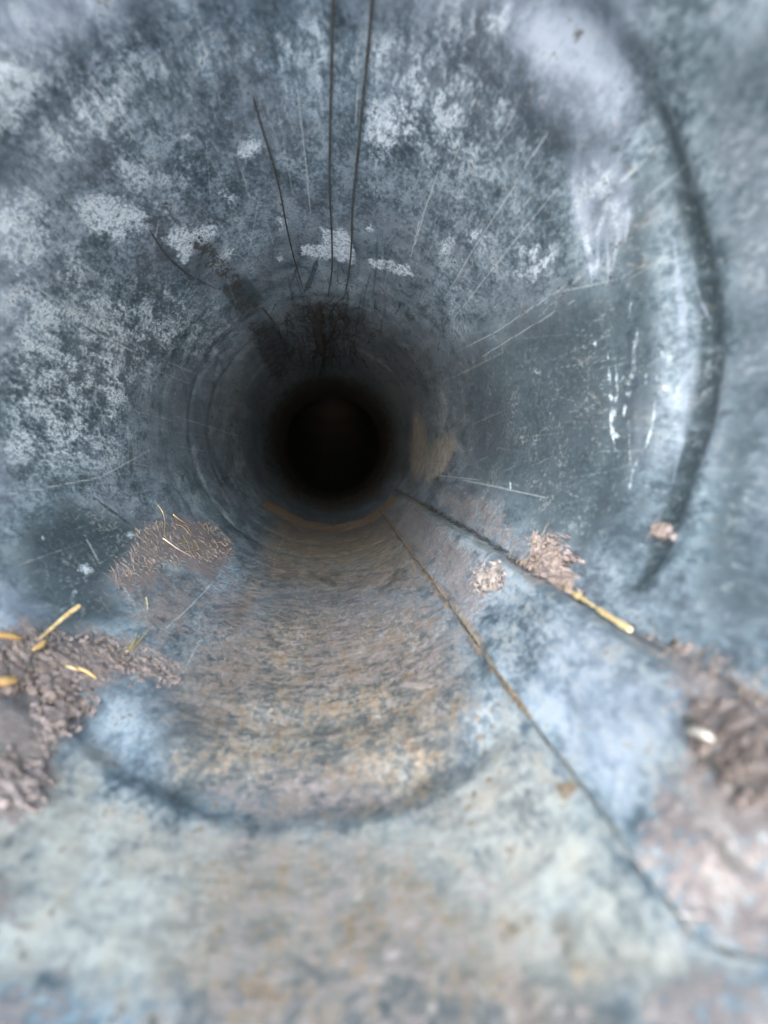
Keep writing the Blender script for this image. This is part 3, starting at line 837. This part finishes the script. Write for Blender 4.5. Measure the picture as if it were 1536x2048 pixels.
strand('leaf_scrap', [(150, 1338), (170, 1350), (192, 1362)], 16, M_TAN,
       'blurred yellow leaf scrap on the lower edge of the left mud', 'leaf scrap', hs=[.008, .012, .008], flat=.25, shape='both')
strand('leaf_scrap', [(128, 1336), (142, 1342), (158, 1348)], 12, M_STRAW,
       'small pale yellow scrap beside the larger leaf scrap', 'leaf scrap', hs=[.008, .012, .008], flat=.25, shape='both')
strand('twig', [(60, 1345), (54, 1328), (66, 1310), (90, 1302), (112, 1298)], 6, M_ROOT,
       'dark hooked twig curling through the mud below the yellow needle', 'twig', hs=[.01, .012, .014, .012, .008])

# dark rootlets stuck to the roof of the pipe
strand('rootlet', [(748, -30), (741, 60), (728, 190), (716, 310), (706, 410), (704, 480), (699, 540), (690, 590)], 4.4, M_ROOT,
       'dark rootlet running down the roof, right of the central one', 'rootlet', 'dark rootlets on the roof of the pipe', shape='even', flat=.5, n=5)
strand('rootlet', [(668, -30), (665, 100), (661, 250), (660, 380), (664, 470), (664, 540), (656, 590)], 4.0, M_ROOT,
       'central dark rootlet crossing the white patch on the roof', 'rootlet', 'dark rootlets on the roof of the pipe', shape='even', flat=.5, n=5)
strand('rootlet', [(505, 185), (522, 245), (545, 320), (562, 390), (575, 460), (592, 530), (606, 575)], 3.4, M_ROOT,
       'dark rootlet bowing left of the central one', 'rootlet', 'dark rootlets on the roof of the pipe', shape='even', flat=.5, n=5)
strand('rootlet', [(298, 458), (318, 490), (345, 522), (385, 552), (432, 576)], 3.6, M_ROOT,
       'curved dark rootlet high on the left wall under the white patches', 'rootlet', 'dark rootlets on the roof of the pipe', shape='both', flat=.5, n=5)
strand('rootlet', [(520, 610), (545, 640), (556, 665), (575, 690)], 3.5, M_ROOT,
       'short thin dark rootlet beside the painted dark reflection patch', 'rootlet', 'dark rootlets on the roof of the pipe', shape='even', flat=.5, n=5)

# ------------------------------------------------------------------ lumps of dried mud
def in_poly(u, v, Q):
    c = False
    n_ = len(Q)
    for i in range(n_):
        a, b = Q[i], Q[(i + 1) % n_]
        if (a[1] > v) != (b[1] > v) and u < (b[0] - a[0]) * (v - a[1]) / (b[1] - a[1]) + a[0]:
            c = not c
    return c

def sdf(u, v, Q):
    best = 1e9
    for i in range(len(Q)):
        ax, ay = Q[i]; bx, by = Q[(i + 1) % len(Q)]
        ex, ey = bx - ax, by - ay
        t = max(0, min(1, ((u - ax) * ex + (v - ay) * ey) / max(ex * ex + ey * ey, 1e-9)))
        best = min(best, math.hypot(u - ax - t * ex, v - ay - t * ey))
    return best if in_poly(u, v, Q) else -best

def clump(name, pts, height, cell, mat, label, cat, rag=.5, fibres=0, fl=.04, fmat=None, rough=1.0, on_seam=False):
    Q = [uv(*p) for p in pts]
    us = [q[0] for q in Q]; vs = [q[1] for q in Q]
    n0, m0 = int((max(us) - min(us)) / cell) + 5, int((max(vs) - min(vs)) / cell) + 5
    size = .5 * min(max(us) - min(us), max(vs) - min(vs))
    H = {}
    V, Fc, ind = [], [], {}
    uc, vc = sum(us) / len(us), sum(vs) / len(vs)
    th, d = uv_to_thd(uc, vc)
    base = wall_pt(th, d, 0)
    for i in range(n0):
        for j in range(m0):
            u = min(us) + (i - 2) * cell; v = min(vs) + (j - 2) * cell
            th, d = uv_to_thd(u, v)
            p = wall_pt(th, d)
            e = sdf(u, v, Q) / size
            n1 = noise.fractal(p * 380, .9, 2.1, 6)
            n2 = noise.fractal(p * 2600, .8, 2.1, 3)
            e2 = e + rag * .5 * n1 + rag * .25 * n2
            if e2 < -.12:
                continue
            f = max(0.0, min(1.0, e2 / .7))
            h = height * (f ** .6) * (1 + rough * .6 * (.55 * n1 + .22 * n2)) - (.0 if e2 > 0.03 else .010)
            if on_seam:
                h += seam_lift(th)
            H[(i, j)] = len(V)
            V.append(wall_pt(th, d, h) - base)
    for (i, j), a in H.items():
        b = H.get((i + 1, j)); c = H.get((i + 1, j + 1)); d_ = H.get((i, j + 1))
        if b is not None and c is not None and d_ is not None:
            Fc.append((a, b, c, d_))
    me = bpy.data.meshes.new(name)
    me.from_pydata([tuple(v) for v in V], [], Fc)
    me.materials.append(mat)
    me.polygons.foreach_set('use_smooth', [True] * len(me.polygons))
    me.update()
    o = bpy.data.objects.new(name, me)
    o.location = base
    col.objects.link(o)
    tag(o, label, cat)
    if fibres:
        FV, FF = [], []
        for k in range(fibres):
            for _ in range(30):
                u = random.uniform(min(us), max(us)); v = random.uniform(min(vs), max(vs))
                if sdf(u, v, Q) > -size * .12:
                    break
            th, d = uv_to_thd(u, v)
            h0 = height * random.uniform(.5, 1.1) + (seam_lift(th) if on_seam else 0)
            p0 = wall_pt(th, d, h0)
            L = fl * R * random.uniform(.4, 1.2)
            a = random.uniform(0, 6.28)
            tx = Vector((-math.sin(th), 0, math.cos(th))); ty = Vector((0, 1, 0)); nn = Vector((-math.cos(th), 0, -math.sin(th)))
            dr = tx * math.cos(a) + ty * math.sin(a) + nn * random.uniform(-.1, .35)
            p1 = p0 + dr * L * .5 + nn * L * .1
            p2 = p0 + dr * L + (tx * math.sin(a) - ty * math.cos(a)) * L * random.uniform(-.4, .4)
            r = random.uniform(.0004, .0011) * R * (d / 3.0)
            vv, ff = tube([p0, p1, p2], lambda t: r * (1 - .5 * t), 3)
            off = len(FV)
            FV += [x for x in vv]; FF += [tuple(q + off for q in f) for f in ff]
        fo = obj('fibre', FV, FF, fmat or M_FIBRE, None)
        for vtx in fo.data.vertices:
            vtx.co = vtx.co - base
        fo.parent = o
        fo['kind'] = 'stuff'
    return o

clump('mud_lump', [(1012, 1134), (1050, 1142), (1066, 1128), (1082, 1098), (1072, 1076), (1094, 1080), (1112, 1086), (1132, 1112), (1134, 1140), (1142, 1172), (1172, 1200), (1130, 1190), (1092, 1180), (1060, 1170), (1036, 1152)],
      .034, 2.0, M_MUD, 'pinkish fuzzy mud lump caught on the seam at the upper end of the yellow straw', 'mud lump', 1.2, 520, .04)
clump('lint_tuft', [(968, 1176), (986, 1150), (1002, 1162), (1020, 1152), (1036, 1166), (1030, 1184), (1022, 1200), (1000, 1192), (984, 1210), (980, 1190)],
      .020, 2.0, M_LINT, 'small pale fuzzy tuft on the seam strip left of the mud lump', 'lint tuft', 1.7, 300, .03, M_LINT, on_seam=True)
clump('mud_patch', [(278, 1066), (300, 1054), (330, 1060), (372, 1050), (400, 1046), (436, 1070), (462, 1096), (440, 1112), (400, 1122), (350, 1124), (300, 1136), (268, 1150), (236, 1172), (226, 1158), (262, 1122), (276, 1092)],
      .007, 2.0, M_MUD, 'ragged brown mud patch on the lower left wall holding a tangle of dry strands', 'mud patch', 1.5, 900, .035)
clump('mud_patch', [(4, 1290), (60, 1270), (110, 1268), (150, 1280), (210, 1276), (250, 1300), (320, 1318), (360, 1335), (354, 1362), (300, 1346), (240, 1350), (180, 1370), (110, 1400), (60, 1380), (0, 1400), (-60, 1390), (-60, 1300)],
      .009, 3.0, M_MUD, 'long mud bank at the left rim with yellow needles stuck in it', 'mud patch', 1.5, 500, .03)
clump('mud_patch', [(70, 1400), (150, 1390), (200, 1398), (150, 1440), (112, 1490), (84, 1520), (60, 1470)],
      .008, 3.0, M_MUD, 'tongue of mud running down from the needle strewn bank', 'mud patch', 1.4, 100, .03)
clump('mud_patch', [(-40, 1490), (40, 1510), (100, 1530), (100, 1590), (50, 1630), (-40, 1625)],
      .012, 4.0, M_MUD, 'dark mud clod at the left rim below the pale bare spot', 'mud clod', 1.2, 60, .03)
clump('mud_patch', [(1296, 1286), (1330, 1296), (1400, 1322), (1450, 1356), (1536, 1402), (1620, 1450), (1620, 1490), (1536, 1440), (1440, 1378), (1360, 1330)],
      .040, 3.0, M_DARKMUD, 'dark strip of mud filling the crevice below the straw', 'mud strip', .6, 160, .04)
clump('mud_patch', [(1456, 1440), (1510, 1420), (1620, 1480), (1660, 1660), (1580, 1650), (1520, 1610), (1490, 1570), (1452, 1530), (1436, 1480)],
        .012, 3.0, M_DARKMUD, 'lumpy mud at the right rim around a pale chip', 'mud lump', 1.3, 60, .04, on_seam=True)
clump('mud_spot', [(1304, 1054), (1322, 1046), (1340, 1050), (1342, 1068), (1322, 1074), (1306, 1072)],
      .012, 2.0, M_MUD, 'small pink mud spot alone on the right wall, larger of two', 'mud spot', .7, 40, .02)
clump('mud_spot', [(1338, 1068), (1352, 1068), (1354, 1082), (1342, 1084)],
      .010, 2.0, M_MUD, 'tiny pink mud spot touching the larger one on the right wall', 'mud spot', .7, 0)
strand('pale_chip', [(1446, 1528), (1468, 1540), (1500, 1552), (1514, 1558)], 18, M_CHIP,
       'pale elongated chip half sunk in the mud at the right rim', 'chip', hs=[.03, .045, .045, .035], flat=.5, shape='both')
# matted roots far up on the roof
TV, TF = [], []
rt = strand('root_tuft', [(640, 600), (636, 640), (640, 680), (650, 720)], 16, M_BLACKROOT,
            'dark matted tuft of roots hanging from the roof where the rootlets end', 'root tuft', hs=[.01, .03, .03, .01], shape='both', jit=.8)
for k in range(150):
    x = random.gauss(650, 48); y = random.uniform(590, 720)
    a = random.gauss(1.57, .6); l = random.uniform(12, 46)
    pts = [(x, y), (x + l * .5 * math.cos(a) + random.uniform(-5, 5), y + l * .5 * math.sin(a)), (x + l * math.cos(a), y + l * math.sin(a))]
    pa = path3(pts, [random.uniform(.0, .02), random.uniform(.01, .06), random.uniform(.0, .05)], 3)
    dd_ = at(x, y)[1]
    r0 = random.uniform(.5, 1.4) * dd_ * R / F_PX
    vv, ff = tube(pa, lambda t: r0 * (1 - .6 * t), 4)
    off = len(TV)
    TV += [v - rt.location for v in vv]; TF += [tuple(q + off for q in f) for f in ff]
ro = obj('root_hair', TV, TF, M_BLACKROOT, None)
ro.parent = rt
ro['kind'] = 'stuff'
